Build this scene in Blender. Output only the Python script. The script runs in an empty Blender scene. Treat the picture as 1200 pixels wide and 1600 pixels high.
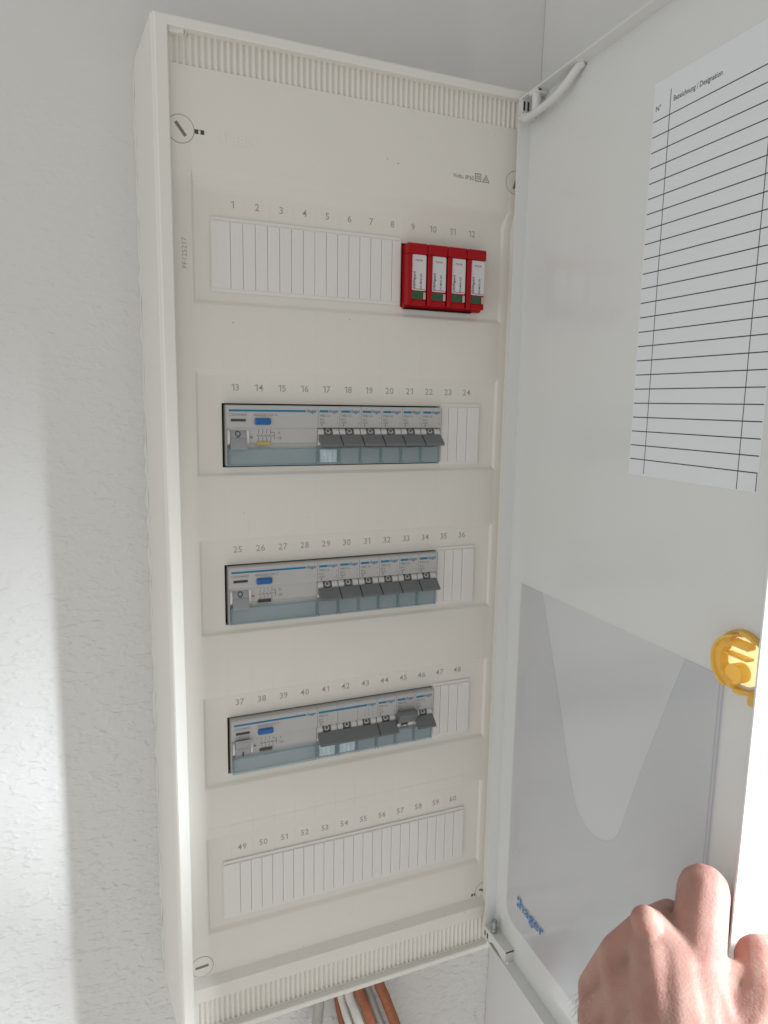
import bpy, bmesh, math, random
from mathutils import Vector, Matrix
random.seed(7)
S = 0.001                                   # the script works in millimetres
scene = bpy.context.scene
COL = scene.collection

# ------------------------------------------------------------------ camera
cam_d = bpy.data.cameras.new("camera")
cam = bpy.data.objects.new("camera", cam_d)
COL.objects.link(cam)
cam_d.sensor_width = 36.0
cam_d.lens = 36.0 * 1110.0 / 1600.0
cam_d.clip_start = 0.01
cam_d.clip_end = 50.0
RIGHT = Vector((0.92034311, -0.39076307, 0.01651582))
DOWN = Vector((-0.04450836, -0.14659474, -0.98819481))
FWD = Vector((0.38857118, 0.90874320, -0.15230969))
mw = Matrix.Identity(4)
for i in range(3):
    mw[i][0] = RIGHT[i]; mw[i][1] = -DOWN[i]; mw[i][2] = -FWD[i]
mw.translation = Vector((-201.5535, -525.7894, 111.1548)) * S
cam.matrix_world = mw
scene.camera = cam

# ------------------------------------------------------------------ light
world = bpy.data.worlds.new("World")
scene.world = world
world.use_nodes = True
bg = world.node_tree.nodes["Background"]
bg.inputs[0].default_value = (1.0, 0.99, 0.955, 1)
bg.inputs[1].default_value = 0.53
scene.view_settings.view_transform = 'Standard'
scene.view_settings.look = 'None'
scene.view_settings.exposure = 0.08
scene.view_settings.gamma = 1.0
scene.cycles.transparent_max_bounces = 32

SUN = Vector((0.602, -0.654, 0.458)).normalized()      # towards the window the low light comes from
def aim(o, d):
    o.rotation_euler = d.to_track_quat('-Z', 'Y').to_euler()
ld = bpy.data.lights.new("window_beam", 'AREA')
ld.shape = 'RECTANGLE'; ld.size = 0.052; ld.size_y = 0.38
ld.energy = 8.9
ld.spread = math.radians(85)
ld.color = (0.87, 0.945, 1.0)
lo = bpy.data.objects.new("window_beam", ld); COL.objects.link(lo)
lo.location = Vector((110, -285, -190)) * S + SUN * 0.7
aim(lo, Vector((30, -120, -560)) * S - lo.location)
fd = bpy.data.lights.new("floor_bounce", 'AREA')
fd.shape = 'RECTANGLE'; fd.size = 2.2; fd.size_y = 1.8
fd.energy = 7.0
fd.color = (1.0, 0.93, 0.87)
fo = bpy.data.objects.new("floor_bounce", fd); COL.objects.link(fo)
fo.location = (-0.5, -1.35, -1.5)
aim(fo, Vector((0.15, 0.9, 1.0)))
wd = bpy.data.lights.new("left_fill", 'AREA')  # soft fill lamp added at the left to brighten the door
wd.shape = 'RECTANGLE'; wd.size = 1.2; wd.size_y = 1.4
wd.energy = 7.0
wd.color = (0.95, 0.98, 1.0)
wo = bpy.data.objects.new("left_fill", wd); COL.objects.link(wo)
wo.location = (-2.5, -0.95, -0.1)
aim(wo, Vector((2.5, 0.75, 0.0)))

# ------------------------------------------------------------------ materials
def mat(name, color, rough=0.5, spec=0.5, metal=0.0, bump=None, mottle=0.0, mscale=30.0, coat=0.0, rvar=0.0):
    m = bpy.data.materials.new(name); m.use_nodes = True
    nt = m.node_tree; b = nt.nodes["Principled BSDF"]
    b.inputs["Base Color"].default_value = (*color, 1)
    b.inputs["Roughness"].default_value = rough
    b.inputs["Specular IOR Level"].default_value = spec
    b.inputs["Metallic"].default_value = metal
    b.inputs["Coat Weight"].default_value = coat
    tc = nt.nodes.new("ShaderNodeTexCoord")
    if mottle:
        n = nt.nodes.new("ShaderNodeTexNoise"); n.inputs["Scale"].default_value = mscale
        n.inputs["Detail"].default_value = 6
        nt.links.new(tc.outputs["Object"], n.inputs["Vector"])
        mx = nt.nodes.new("ShaderNodeMix"); mx.data_type = 'RGBA'
        mx.inputs[6].default_value = (*[c * (1 - mottle) for c in color], 1)
        mx.inputs[7].default_value = (*[min(1, c * (1 + mottle)) for c in color], 1)
        nt.links.new(n.outputs["Fac"], mx.inputs[0])
        nt.links.new(mx.outputs[2], b.inputs["Base Color"])
    if rvar:
        n = nt.nodes.new("ShaderNodeTexNoise"); n.inputs["Scale"].default_value = 16; n.inputs["Detail"].default_value = 8
        n.inputs["Distortion"].default_value = 1.2
        nt.links.new(tc.outputs["Object"], n.inputs["Vector"])
        q = nt.nodes.new("ShaderNodeMapRange"); q.inputs["From Min"].default_value = 0.35; q.inputs["From Max"].default_value = 0.7
        q.inputs["To Min"].default_value = rough; q.inputs["To Max"].default_value = rough + rvar
        nt.links.new(n.outputs["Fac"], q.inputs["Value"]); nt.links.new(q.outputs[0], b.inputs["Roughness"])
    if bump:
        sc, st, dist = bump
        n = nt.nodes.new("ShaderNodeTexNoise"); n.inputs["Scale"].default_value = sc
        n.inputs["Detail"].default_value = 4
        nt.links.new(tc.outputs["Object"], n.inputs["Vector"])
        bp = nt.nodes.new("ShaderNodeBump"); bp.inputs["Strength"].default_value = st
        bp.inputs["Distance"].default_value = dist
        nt.links.new(n.outputs["Fac"], bp.inputs["Height"])
        nt.links.new(bp.outputs["Normal"], b.inputs["Normal"])
    return m

def plaster_mat(name, color, dist):
    m = mat(name, color, 0.85, 0.25)
    nt = m.node_tree; b = nt.nodes["Principled BSDF"]
    tc = nt.nodes.new("ShaderNodeTexCoord")
    mp = nt.nodes.new("ShaderNodeMapping")
    mp.inputs["Rotation"].default_value = (0, math.radians(28), 0)
    mp.inputs["Scale"].default_value = (1.0, 1.0, 1.8)
    nt.links.new(tc.outputs["Object"], mp.inputs["Vector"])
    n1 = nt.nodes.new("ShaderNodeTexNoise"); n1.inputs["Scale"].default_value = 128
    n1.inputs["Detail"].default_value = 1.0; n1.inputs["Distortion"].default_value = 0.25
    n2 = nt.nodes.new("ShaderNodeTexNoise"); n2.inputs["Scale"].default_value = 520
    n2.inputs["Detail"].default_value = 3.0
    n3 = nt.nodes.new("ShaderNodeTexNoise"); n3.inputs["Scale"].default_value = 14
    for n in (n1, n2, n3): nt.links.new(mp.outputs["Vector"], n.inputs["Vector"])
    rmp = nt.nodes.new("ShaderNodeValToRGB")
    rmp.color_ramp.elements[0].position = 0.40; rmp.color_ramp.elements[1].position = 0.92
    rmp.color_ramp.interpolation = 'EASE'
    nt.links.new(n1.outputs["Fac"], rmp.inputs["Fac"])
    a = nt.nodes.new("ShaderNodeMath"); a.operation = 'MULTIPLY_ADD'
    a.inputs[1].default_value = 0.12
    nt.links.new(n2.outputs["Fac"], a.inputs[0]); nt.links.new(rmp.outputs["Color"], a.inputs[2])
    a2 = nt.nodes.new("ShaderNodeMath"); a2.operation = 'MULTIPLY_ADD'
    a2.inputs[1].default_value = 0.7
    nt.links.new(n3.outputs["Fac"], a2.inputs[0]); nt.links.new(a.outputs[0], a2.inputs[2])
    bp = nt.nodes.new("ShaderNodeBump"); bp.inputs["Strength"].default_value = 1.0
    bp.inputs["Distance"].default_value = dist
    sp = nt.nodes.new("ShaderNodeSeparateXYZ"); nt.links.new(tc.outputs["Object"], sp.inputs[0])
    n4 = nt.nodes.new("ShaderNodeTexNoise"); n4.inputs["Scale"].default_value = 7; n4.inputs["Detail"].default_value = 3
    nt.links.new(tc.outputs["Object"], n4.inputs["Vector"])
    zn = nt.nodes.new("ShaderNodeMath"); zn.operation = 'MULTIPLY_ADD'; zn.inputs[1].default_value = 0.35
    nt.links.new(n4.outputs["Fac"], zn.inputs[0]); nt.links.new(sp.outputs["Z"], zn.inputs[2])
    mr = nt.nodes.new("ShaderNodeMapRange"); mr.inputs["From Min"].default_value = 0.52; mr.inputs["From Max"].default_value = -0.15
    mr.inputs["To Min"].default_value = 0.10; mr.inputs["To Max"].default_value = 1.0
    nt.links.new(zn.outputs[0], mr.inputs["Value"])
    hh = nt.nodes.new("ShaderNodeMath"); hh.operation = 'MULTIPLY'
    nt.links.new(a2.outputs[0], hh.inputs[0]); nt.links.new(mr.outputs[0], hh.inputs[1])
    nt.links.new(hh.outputs[0], bp.inputs["Height"])
    nt.links.new(bp.outputs["Normal"], b.inputs["Normal"])
    return m

def clear_mat(name, tint, gloss=0.10, rough=0.08, body=None, bodyfac=0.0):
    m = bpy.data.materials.new(name); m.use_nodes = True
    nt = m.node_tree; nt.nodes.clear()
    out = nt.nodes.new("ShaderNodeOutputMaterial")
    tr = nt.nodes.new("ShaderNodeBsdfTransparent"); tr.inputs[0].default_value = (*tint, 1)
    gl = nt.nodes.new("ShaderNodeBsdfGlossy"); gl.inputs["Roughness"].default_value = rough
    lw = nt.nodes.new("ShaderNodeFresnel"); lw.inputs[0].default_value = 1.45
    mix = nt.nodes.new("ShaderNodeMixShader")
    last = tr.outputs[0]
    if body:
        df = nt.nodes.new("ShaderNodeBsdfDiffuse"); df.inputs[0].default_value = (*body, 1)
        m0 = nt.nodes.new("ShaderNodeMixShader"); m0.inputs[0].default_value = bodyfac
        nt.links.new(last, m0.inputs[1]); nt.links.new(df.outputs[0], m0.inputs[2])
        last = m0.outputs[0]
    ge = nt.nodes.new("ShaderNodeNewGeometry")
    ff = nt.nodes.new("ShaderNodeMath"); ff.operation = 'SUBTRACT'; ff.inputs[0].default_value = 1.0
    nt.links.new(ge.outputs["Backfacing"], ff.inputs[1])
    fm = nt.nodes.new("ShaderNodeMath"); fm.operation = 'MULTIPLY'
    nt.links.new(lw.outputs[0], fm.inputs[0]); nt.links.new(ff.outputs[0], fm.inputs[1])
    if gloss: nt.links.new(fm.outputs[0], mix.inputs[0])
    else: mix.inputs[0].default_value = 0.0
    nt.links.new(last, mix.inputs[1]); nt.links.new(gl.outputs[0], mix.inputs[2])
    nt.links.new(mix.outputs[0], out.inputs[0])
    return m

M_COVER = mat("warm_white_plastic", (0.70, 0.676, 0.624), 0.42, 0.45, bump=(900, 0.05, 0.0002), mottle=0.05, mscale=7, rvar=0.2)
M_FRAME = mat("frame_white_plastic", (0.73, 0.715, 0.67), 0.38, 0.45, mottle=0.02, mscale=12)
M_STRIP = mat("blank_strip_white", (0.715, 0.70, 0.68), 0.42, 0.4, mottle=0.02, mscale=20)
M_DOOR = mat("painted_steel_white", (0.69, 0.70, 0.69), 0.07, 0.5, mottle=0.03, mscale=6, rvar=0.12)
M_PAPER = mat("printed_paper", (0.74, 0.76, 0.79), 0.55, 0.3)
M_INK = mat("black_ink", (0.035, 0.037, 0.045), 0.6)
M_NUM = mat("grey_print", (0.345, 0.335, 0.32), 0.6)
M_NUM2 = mat("dark_grey_print", (0.16, 0.155, 0.15), 0.6)
M_WALL = plaster_mat("rough_white_plaster", (0.66, 0.658, 0.645), 0.0012)
M_WALL2 = plaster_mat("smooth_white_plaster", (0.70, 0.70, 0.69), 0.00012)
M_BODY = mat("device_light_grey", (0.45, 0.448, 0.44), 0.45, 0.45, mottle=0.03, mscale=60)
M_CHEEK = mat("device_pale_grey", (0.64, 0.63, 0.61), 0.4, 0.45)
M_LEVER = mat("lever_dark_grey", (0.145, 0.152, 0.158), 0.42, 0.45)
M_BARREL = mat("barrel_grey", (0.14, 0.145, 0.15), 0.4, 0.45)
M_RCDL = mat("rcd_lever_grey", (0.30, 0.31, 0.32), 0.4, 0.45)
M_BLACK = mat("gap_shade_black", (0.006, 0.006, 0.006), 0.8, 0.2)
M_SLOT = mat("dark_window", (0.035, 0.034, 0.033), 0.3)
M_GREENW = mat("indicator_green", (0.022, 0.085, 0.035), 0.3)
M_OLIVEW = mat("indicator_olive", (0.045, 0.055, 0.035), 0.3)
M_BLUE = mat("print_blue", (0.003, 0.165, 0.31), 0.45)
M_BUTTON = mat("test_button_blue", (0.004, 0.11, 0.35), 0.3)
M_LOGO = mat("logo_blue", (0.012, 0.17, 0.45), 0.45)
M_YEL = mat("yellow_tag", (0.47, 0.36, 0.08), 0.5)
M_RED = mat("surge_red", (0.34, 0.002, 0.007), 0.42, 0.25, mottle=0.04, mscale=80)
M_LABEL = mat("label_white", (0.62, 0.61, 0.63), 0.5)
M_REDINK = mat("red_ink", (0.35, 0.02, 0.03), 0.6)
M_TAB = mat("release_tab_pinkish", (0.50, 0.36, 0.33), 0.4)
M_CLEAR = clear_mat("clear_blue_plastic", (0.892, 0.934, 0.95), body=(0.47, 0.56, 0.60), bodyfac=0.06)
M_FOIL = clear_mat("pocket_foil", (0.984, 0.986, 0.993), rough=0.16)
M_FOIL2 = clear_mat("pocket_front_foil", (0.981, 0.980, 0.986), rough=0.16)
M_FOILEDGE = clear_mat("pocket_foil_weld", (0.91, 0.91, 0.93), rough=0.25, gloss=0.0)
M_STEEL = mat("zinc_steel", (0.34, 0.36, 0.36), 0.35, 0.5, metal=0.6)
M_HINGE = mat("hinge_white", (0.66, 0.66, 0.64), 0.4)
M_CABW = mat("cable_grey_sheath", (0.52, 0.50, 0.47), 0.55, 0.4, mottle=0.12, mscale=120)
M_CABG = mat("cable_dark_grey_sheath", (0.36, 0.35, 0.33), 0.55, 0.4, mottle=0.15, mscale=120)
M_CABO = mat("cable_orange_sheath", (0.28, 0.10, 0.05), 0.65, 0.25, mottle=0.4, mscale=260)
M_HAIR = mat("arm_hair", (0.10, 0.055, 0.03), 0.6)
M_CAULK = mat("caulk", (0.66, 0.66, 0.64), 0.7)
M_SCREW = mat("slot_shade_and_dirt", (0.20, 0.175, 0.13), 0.7)  # shade painted into the screw slots, also the colour of the dirt specks
M_RING = mat("screw_ring_groove", (0.36, 0.34, 0.30), 0.7)

def lock_mat(name, col, tcol, fac):
    m = mat(name, col, 0.25, 0.5)
    nt = m.node_tree; b = nt.nodes["Principled BSDF"]; out = nt.nodes["Material Output"]
    t = nt.nodes.new("ShaderNodeBsdfTranslucent"); t.inputs[0].default_value = (*tcol, 1)
    mx = nt.nodes.new("ShaderNodeMixShader"); mx.inputs[0].default_value = fac
    nt.links.new(b.outputs[0], mx.inputs[1]); nt.links.new(t.outputs[0], mx.inputs[2])
    nt.links.new(mx.outputs[0], out.inputs[0])
    return m
M_LOCK = lock_mat("yellow_lock_plastic", (0.93, 0.71, 0.22), (1.0, 0.82, 0.30), 0.55)
M_TAN = lock_mat("lock_well_tan", (0.42, 0.35, 0.24), (0.92, 0.80, 0.55), 0.75)

def skin_mat():
    m = bpy.data.materials.new("skin"); m.use_nodes = True
    nt = m.node_tree; b = nt.nodes["Principled BSDF"]
    b.inputs["Roughness"].default_value = 0.58
    b.inputs["Specular IOR Level"].default_value = 0.25
    b.inputs["Subsurface Weight"].default_value = 0.5
    b.inputs["Subsurface Radius"].default_value = (1.0, 0.32, 0.16)
    b.inputs["Subsurface Scale"].default_value = 0.009
    tc = nt.nodes.new("ShaderNodeTexCoord")
    n = nt.nodes.new("ShaderNodeTexNoise"); n.inputs["Scale"].default_value = 48; n.inputs["Detail"].default_value = 8
    nt.links.new(tc.outputs["Object"], n.inputs["Vector"])
    r = nt.nodes.new("ShaderNodeValToRGB")
    r.color_ramp.elements[0].position = 0.30; r.color_ramp.elements[0].color = (0.37, 0.18, 0.15, 1)
    r.color_ramp.elements[1].position = 0.72; r.color_ramp.elements[1].color = (0.47, 0.305, 0.25, 1)
    nt.links.new(n.outputs["Fac"], r.inputs["Fac"]); nt.links.new(r.outputs["Color"], b.inputs["Base Color"])
    v = nt.nodes.new("ShaderNodeTexVoronoi"); v.inputs["Scale"].default_value = 850
    n2 = nt.nodes.new("ShaderNodeTexNoise"); n2.inputs["Scale"].default_value = 240; n2.inputs["Detail"].default_value = 5
    nt.links.new(tc.outputs["Object"], v.inputs["Vector"]); nt.links.new(tc.outputs["Object"], n2.inputs["Vector"])
    a = nt.nodes.new("ShaderNodeMath"); a.operation = 'MULTIPLY_ADD'; a.inputs[1].default_value = 0.53
    nt.links.new(v.outputs["Distance"], a.inputs[0]); nt.links.new(n2.outputs["Fac"], a.inputs[2])
    bp = nt.nodes.new("ShaderNodeBump"); bp.inputs["Strength"].default_value = 0.3; bp.inputs["Distance"].default_value = 0.0008
    nt.links.new(a.outputs[0], bp.inputs["Height"]); nt.links.new(bp.outputs["Normal"], b.inputs["Normal"])
    return m
M_SKIN = skin_mat()

# ------------------------------------------------------------------ mesh builder
_text_cache = {}
def text_geo(s, size, bold):
    k = (s, size, bold)
    if k not in _text_cache:
        cu = bpy.data.curves.new("t", 'FONT'); cu.body = s; cu.size = size
        cu.resolution_u = 2; cu.offset = bold; cu.align_x = 'LEFT'
        o = bpy.data.objects.new("t", cu); COL.objects.link(o)
        dg = bpy.context.evaluated_depsgraph_get(); dg.update()
        me = bpy.data.meshes.new_from_object(o.evaluated_get(dg))
        V = [tuple(v.co) for v in me.vertices]; Fc = [tuple(p.vertices) for p in me.polygons]
        xs = [v[0] for v in V] or [0]
        bpy.data.objects.remove(o); bpy.data.curves.remove(cu); bpy.data.meshes.remove(me)
        _text_cache[k] = (V, Fc, min(xs), max(xs))
    return _text_cache[k]

class MB:
    def __init__(self): self.v = []; self.f = []; self.m = []; self.sm = []
    def add(self, V, Fc, m=0, smooth=False):
        n = len(self.v); self.v += [tuple(p) for p in V]
        for f in Fc:
            self.f.append(tuple(i + n for i in f)); self.m.append(m); self.sm.append(smooth)
        return self
    def box(self, x0, x1, y0, y1, z0, z1, m=0, ch=0.0):
        if ch <= 0:
            V = [(x, y, z) for x in (x0, x1) for y in (y0, y1) for z in (z0, z1)]
            Fc = [(0, 1, 3, 2), (4, 6, 7, 5), (0, 4, 5, 1), (2, 3, 7, 6), (0, 2, 6, 4), (1, 5, 7, 3)]
            return self.add(V, Fc, m)
        bm = bmesh.new(); bmesh.ops.create_cube(bm, size=1)
        for v in bm.verts:
            v.co = Vector(((x0 + x1) / 2 + v.co.x * (x1 - x0), (y0 + y1) / 2 + v.co.y * (y1 - y0), (z0 + z1) / 2 + v.co.z * (z1 - z0)))
        bmesh.ops.bevel(bm, geom=bm.edges[:], offset=ch, segments=1, affect='EDGES')
        return self.bm(bm, m)
    def bm(self, bm, m=0, smooth=False):
        bm.verts.index_update()
        self.add([v.co[:] for v in bm.verts], [[v.index for v in f.verts] for f in bm.faces], m, smooth)
        bm.free(); return self
    def prism(self, poly, axis, a0, a1, m=0, smooth=False):
        # poly in the two axes left over, in order (x,y,z minus axis)
        n = len(poly); V = []
        for a in (a0, a1):
            for p, q in poly:
                V.append({'x': (a, p, q), 'y': (p, a, q), 'z': (p, q, a)}[axis])
        Fc = [tuple(range(n)), tuple(range(2 * n - 1, n - 1, -1))]
        Fc += [(i, n + i, n + (i + 1) % n, (i + 1) % n) for i in range(n)]
        return self.add(V, Fc, m, smooth)
    def cyl(self, p0, p1, r, n=20, m=0, r1=None, smooth=True):
        p0 = Vector(p0); p1 = Vector(p1); d = (p1 - p0).normalized()
        a = d.orthogonal().normalized(); b = d.cross(a); r1 = r if r1 is None else r1
        V = [];
        for p, rr in ((p0, r), (p1, r1)):
            for i in range(n):
                t = 2 * math.pi * i / n; V.append(p + a * rr * math.cos(t) + b * rr * math.sin(t))
        self.add(V, [(i, (i + 1) % n, n + (i + 1) % n, n + i) for i in range(n)], m, smooth)
        self.add([v for v in V[:n]], [tuple(range(n))[::-1]], m); self.add([v for v in V[n:]], [tuple(range(n))], m)
        return self
    def tube(self, pts, r, n=12, m=0, up=None, r2=None):
        pts = [Vector(p) for p in pts]; V = []
        for i, p in enumerate(pts):
            d = (pts[min(i + 1, len(pts) - 1)] - pts[max(i - 1, 0)]).normalized()
            a = d.cross(Vector(up) if up else (Vector((0, 0, 1)) if abs(d.z) < .9 else Vector((1, 0, 0)))).normalized(); b = a.cross(d)
            rr = r[i] if isinstance(r, (list, tuple)) else r
            rb = rr if r2 is None else r2
            for k in range(n):
                t = 2 * math.pi * k / n; V.append(p + a * rr * math.cos(t) + b * rb * math.sin(t))
        Fc = [(i * n + k, i * n + (k + 1) % n, (i + 1) * n + (k + 1) % n, (i + 1) * n + k) for i in range(len(pts) - 1) for k in range(n)]
        Fc += [tuple(range(n))[::-1], tuple(range((len(pts) - 1) * n, len(pts) * n))]
        return self.add(V, Fc, m, True)
    def text(self, s, size, o, ux=(1, 0, 0), uz=(0, 0, 1), m=0, align='C', bold=0.0, width=None):
        V, Fc, x0, x1 = text_geo(s, size, bold)
        w = x1 - x0; k = (width / w) if width else 1.0
        off = {'C': -(x0 + x1) / 2, 'L': -x0, 'R': -x1}[align]
        o = Vector(o); ux = Vector(ux); uz = Vector(uz)
        return self.add([o + ux * (v[0] + off) * k + uz * v[1] for v in V], Fc, m)
    def xf(self, fn):
        self.v = [tuple(fn(Vector(p))) for p in self.v]; return self
    def build(self, name, mats, parent=None, base=(0, 0, 0), kind=None, label=None):
        me = bpy.data.meshes.new(name)
        b = Vector(base)
        me.from_pydata([((Vector(p) - b) * S)[:] for p in self.v], [], self.f)
        if not isinstance(mats, (list, tuple)): mats = [mats]
        for mm in mats: me.materials.append(mm)
        me.polygons.foreach_set("material_index", self.m)
        me.polygons.foreach_set("use_smooth", [True] * len(self.f) if any(self.sm) else [False] * len(self.f))
        me.update()
        if any(self.sm): me.set_sharp_from_angle(angle=math.radians(38))
        bm = bmesh.new(); bm.from_mesh(me)
        bmesh.ops.recalc_face_normals(bm, faces=bm.faces[:]) if not getattr(self, 'keep', False) else None
        bm.to_mesh(me); bm.free()
        o = bpy.data.objects.new(name, me); COL.objects.link(o)
        if parent: o.parent = parent
        else: o.location = b * S
        if kind: o["kind"] = kind
        if label: o["label"] = label
        return o

def tag(o, label, cat, group=None):
    o["label"] = label; o["category"] = cat
    if group: o["group"] = group
    return o
def thing(name, label, cat, loc=(0, 0, 0), group=None):
    o = bpy.data.objects.new(name, None); COL.objects.link(o)
    o.location = Vector(loc) * S; o.empty_display_size = 0.02
    return tag(o, label, cat, group)
def dup(root, loc, label):
    r = root.copy(); COL.objects.link(r); r.location = Vector(loc) * S; r["label"] = label
    for ch in root.children:
        c = ch.copy(); COL.objects.link(c); c.parent = r
        for g in ch.children:
            d = g.copy(); COL.objects.link(d); d.parent = c
    return r

# ------------------------------------------------------------------ setting: the two plastered walls
YB = 75.0
def wx(z): return 190.0 + 17.0 * (z + 540.0) / 985.0        # the corner leans a little
w = MB()
zs = [-1300 + 100 * i for i in range(24)]
V = [];
for z in zs: V += [(-1300, YB, z), (wx(z) + 30, YB, z), (wx(z) + 30, YB + 60, z), (-1300, YB + 60, z)]
Fc = []
for i in range(len(zs) - 1):
    for k in range(4): Fc.append((i * 4 + k, i * 4 + (k + 1) % 4, i * 4 + 4 + (k + 1) % 4, i * 4 + 4 + k))
Fc += [(3, 2, 1, 0), tuple(len(V) - 4 + k for k in range(4))]
w.add(V, Fc); w.build("back_wall", M_WALL, kind="structure")
w = MB(); V = []
for z in zs: V += [(wx(z), YB - 0.5, z), (wx(z), -144, z), (wx(z) + 42, -270, z), (wx(z) + 480, YB - 0.5, z)]
w.add(V, Fc)
w.box(wx(700) - 2, 420, -1200, -276, 170, 1000)                # unseen slab added over the opening to cut off the beam's top
w.build("side_wall", M_WALL2, kind="structure")

# ------------------------------------------------------------------ the cabinet
BASE = (-5, YB, -398)
cab = thing("distribution_board", "white wall-mounted electrical distribution board with its door swung open", "fuse box", BASE)
XL, XR, ZB, ZT = -148.5, 138.5, -399.5, 356.0
# housing: one profile run round the four sides (left, right, bottom, top inner insets)
prof = [(-4.5, YB - 0.3, 0), (0, -6.5, 0), (1.0, -7.6, 0), (1.0, -9.4, 0), (0.7, -10.2, 0), (1.3, -12.2, 0), (2.4, -13, 0), (9.3, -13, 1), (10.0, -12.4, 1), (10.3, 8, 1)]
w = MB(); V = []
for off, y, inn in prof:
    l = off; r = off if not inn else off - 2.6; b = off if not inn else off - 3.4; t = off if not inn else off - 2.2
    if not inn: l = off; r = max(off, -1.0); b = max(off, -1); t = max(off, -1)
    V += [(XL + l, y, ZB + b), (XR - r, y, ZB + b), (XR - r, y, ZT - t), (XL + l, y, ZT - t)]
n = len(prof)
Fc = [(i * 4 + k, i * 4 + (k + 1) % 4, i * 4 + 4 + (k + 1) % 4, i * 4 + 4 + k) for i in range(n - 1) for k in range(4)]
w.add(V, Fc); w.keep = True
w.box(XL + 10, XR - 7, 40, 42, ZB + 6, ZT - 7)
housing = w.build("housing", M_FRAME, cab, BASE)
w = MB(); w.box(-138.2, -128, -10.5, 2, 345.5, 350, ch=0.4); w.box(-127.4, -126.2, -9, 2, 346, 350.5)
w.cyl((-133.5, -10.6, 347.6), (-133.5, -9, 347.6), 0.9, 10)
w.build("corner_block", M_FRAME, housing, BASE)

# rows: height of the printed numbers
ROWS = [246.6, 120.4, 0.0, -121.3, -244.5]
DEV_T, DEV_B = 12.7, 57.3
FD = 2.1
AT = -7.5                                         # the plain top section stands further out
A = -FD                                          # face of the cover; the row fields lie back at 0
fields = []                                       # (top, top ramp end, bottom ramp start, bottom)
tops = [(265.8, 252.0), (132.8, 128.0), (9.3, 6.2), (-113.2, -116.4), (-230.6, -232.4)]
bots = [(181.0, 177.0), (58.6, 55.2), (-62.6, -65.6), (-185.2, -189.6), (-309.5, -314.8)]
for t, b in zip(tops, bots): fields.append((t[0], t[1], b[0], b[1]))
holes = [(34.0, 105.8, ROWS[0] - 61.0, ROWS[0] - 13.0)] + [(-106.3, 71.5, ROWS[k] - 58.4, ROWS[k] - 11.6) for k in (1, 2, 3)]
def lerp(v, a, b): return max(0.0, min(1.0, (v - a) / (b - a)))
def depth(x, z):
    if z <= -350: return A - 6.0 * (1 - lerp(z, -355.8, -350))
    base = A + (AT - A) * lerp(z, 252.0, 265.8)
    h = base
    for t0, t1, b0, b1 in fields:
        if b1 < z < t0:
            s = min(lerp(z, t0, t1), lerp(z, b1, b0), lerp(x, -125.2, -122.6), lerp(x, 125.2, 123.0))
            s = s * s * (3 - 2 * s)
            h = base * (1 - s)
    return h
RIBX = (-136.5, 130.8)
rib_rows = [(328.3, 351.0), (-391.0, -367.5)]
xs = {-139.0, 133.5, *[-125.2 + 2.6 * i / 6 for i in range(7)], *[123.0 + 2.2 * i / 6 for i in range(7)], *RIBX}
zz = {-395.8, 353.5, -350.0, -351.0, -352.5, -354.0, -355.2, -355.8}
for f in fields:
    for a, b in ((f[0], f[1]), (f[2], f[3])):
        zz |= {a + (b - a) * i / 6 for i in range(7)}
for h in holes: xs |= {h[0], h[1]}; zz |= {h[2], h[3]}
for r in rib_rows: zz |= set(r)
xs = sorted(xs); zz = sorted(zz)
def in_hole(x, z):
    if any(h[0] < x < h[1] and h[2] < z < h[3] for h in holes): return True
    return any(r[0] < z < r[1] for r in rib_rows) and RIBX[0] < x < RIBX[1]
w = MB(); nx = len(xs)
V = [(x, depth(x, z), z) for z in zz for x in xs]; Fc = []
for j in range(len(zz) - 1):
    for i in range(nx - 1):
        if in_hole((xs[i] + xs[i + 1]) / 2, (zz[j] + zz[j + 1]) / 2): continue
        Fc.append((j * nx + i, j * nx + i + 1, (j + 1) * nx + i + 1, (j + 1) * nx + i))
w.add(V, Fc, 0, True); w.keep = True
for h in holes:                                   # the rims of the openings
    V = [(h[0], 0, h[2]), (h[1], 0, h[2]), (h[1], 0, h[3]), (h[0], 0, h[3])]
    w.add(V + [(x, 7, z) for x, y, z in V], [(k, 4 + k, 4 + (k + 1) % 4, (k + 1) % 4) for k in range(4)])
cover = w.build("front_cover", M_COVER, cab, BASE)
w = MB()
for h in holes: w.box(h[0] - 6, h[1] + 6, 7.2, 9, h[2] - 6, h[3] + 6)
w.build("gap_shade_sheet", M_BLACK, cab, BASE)  # black sheet standing in for the shade in the gaps around the devices
# ribbed bands
for z0, z1 in rib_rows:
    top = z0 > 0; y0 = AT if top else A - 6.0
    w = MB(); N = 63; K = 8; V = []
    pitch = (RIBX[1] - RIBX[0]) / N
    prof_y = []
    for i in range(N * K + 1):
        ph = (i % K) / K
        prof_y.append((RIBX[0] + pitch * i / K, y0 + 1.7 * (0.5 - 0.5 * math.cos(2 * math.pi * ph)) ** 1.4 + 0.02))
    for x, y in prof_y: V += [(x, y, z0), (x, y, z1), (x, y0, z0), (x, y0, z1)]
    Fc = []
    for i in range(N * K):
        a = i * 4; b = a + 4
        Fc += [(a, b, b + 1, a + 1), (a + 2, b + 2, b, a), (a + 1, b + 1, b + 3, a + 3)]
    w.add(V, Fc, 0, True)
    w.build("ribbed_band", M_COVER, cover, BASE, kind="stuff")
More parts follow.
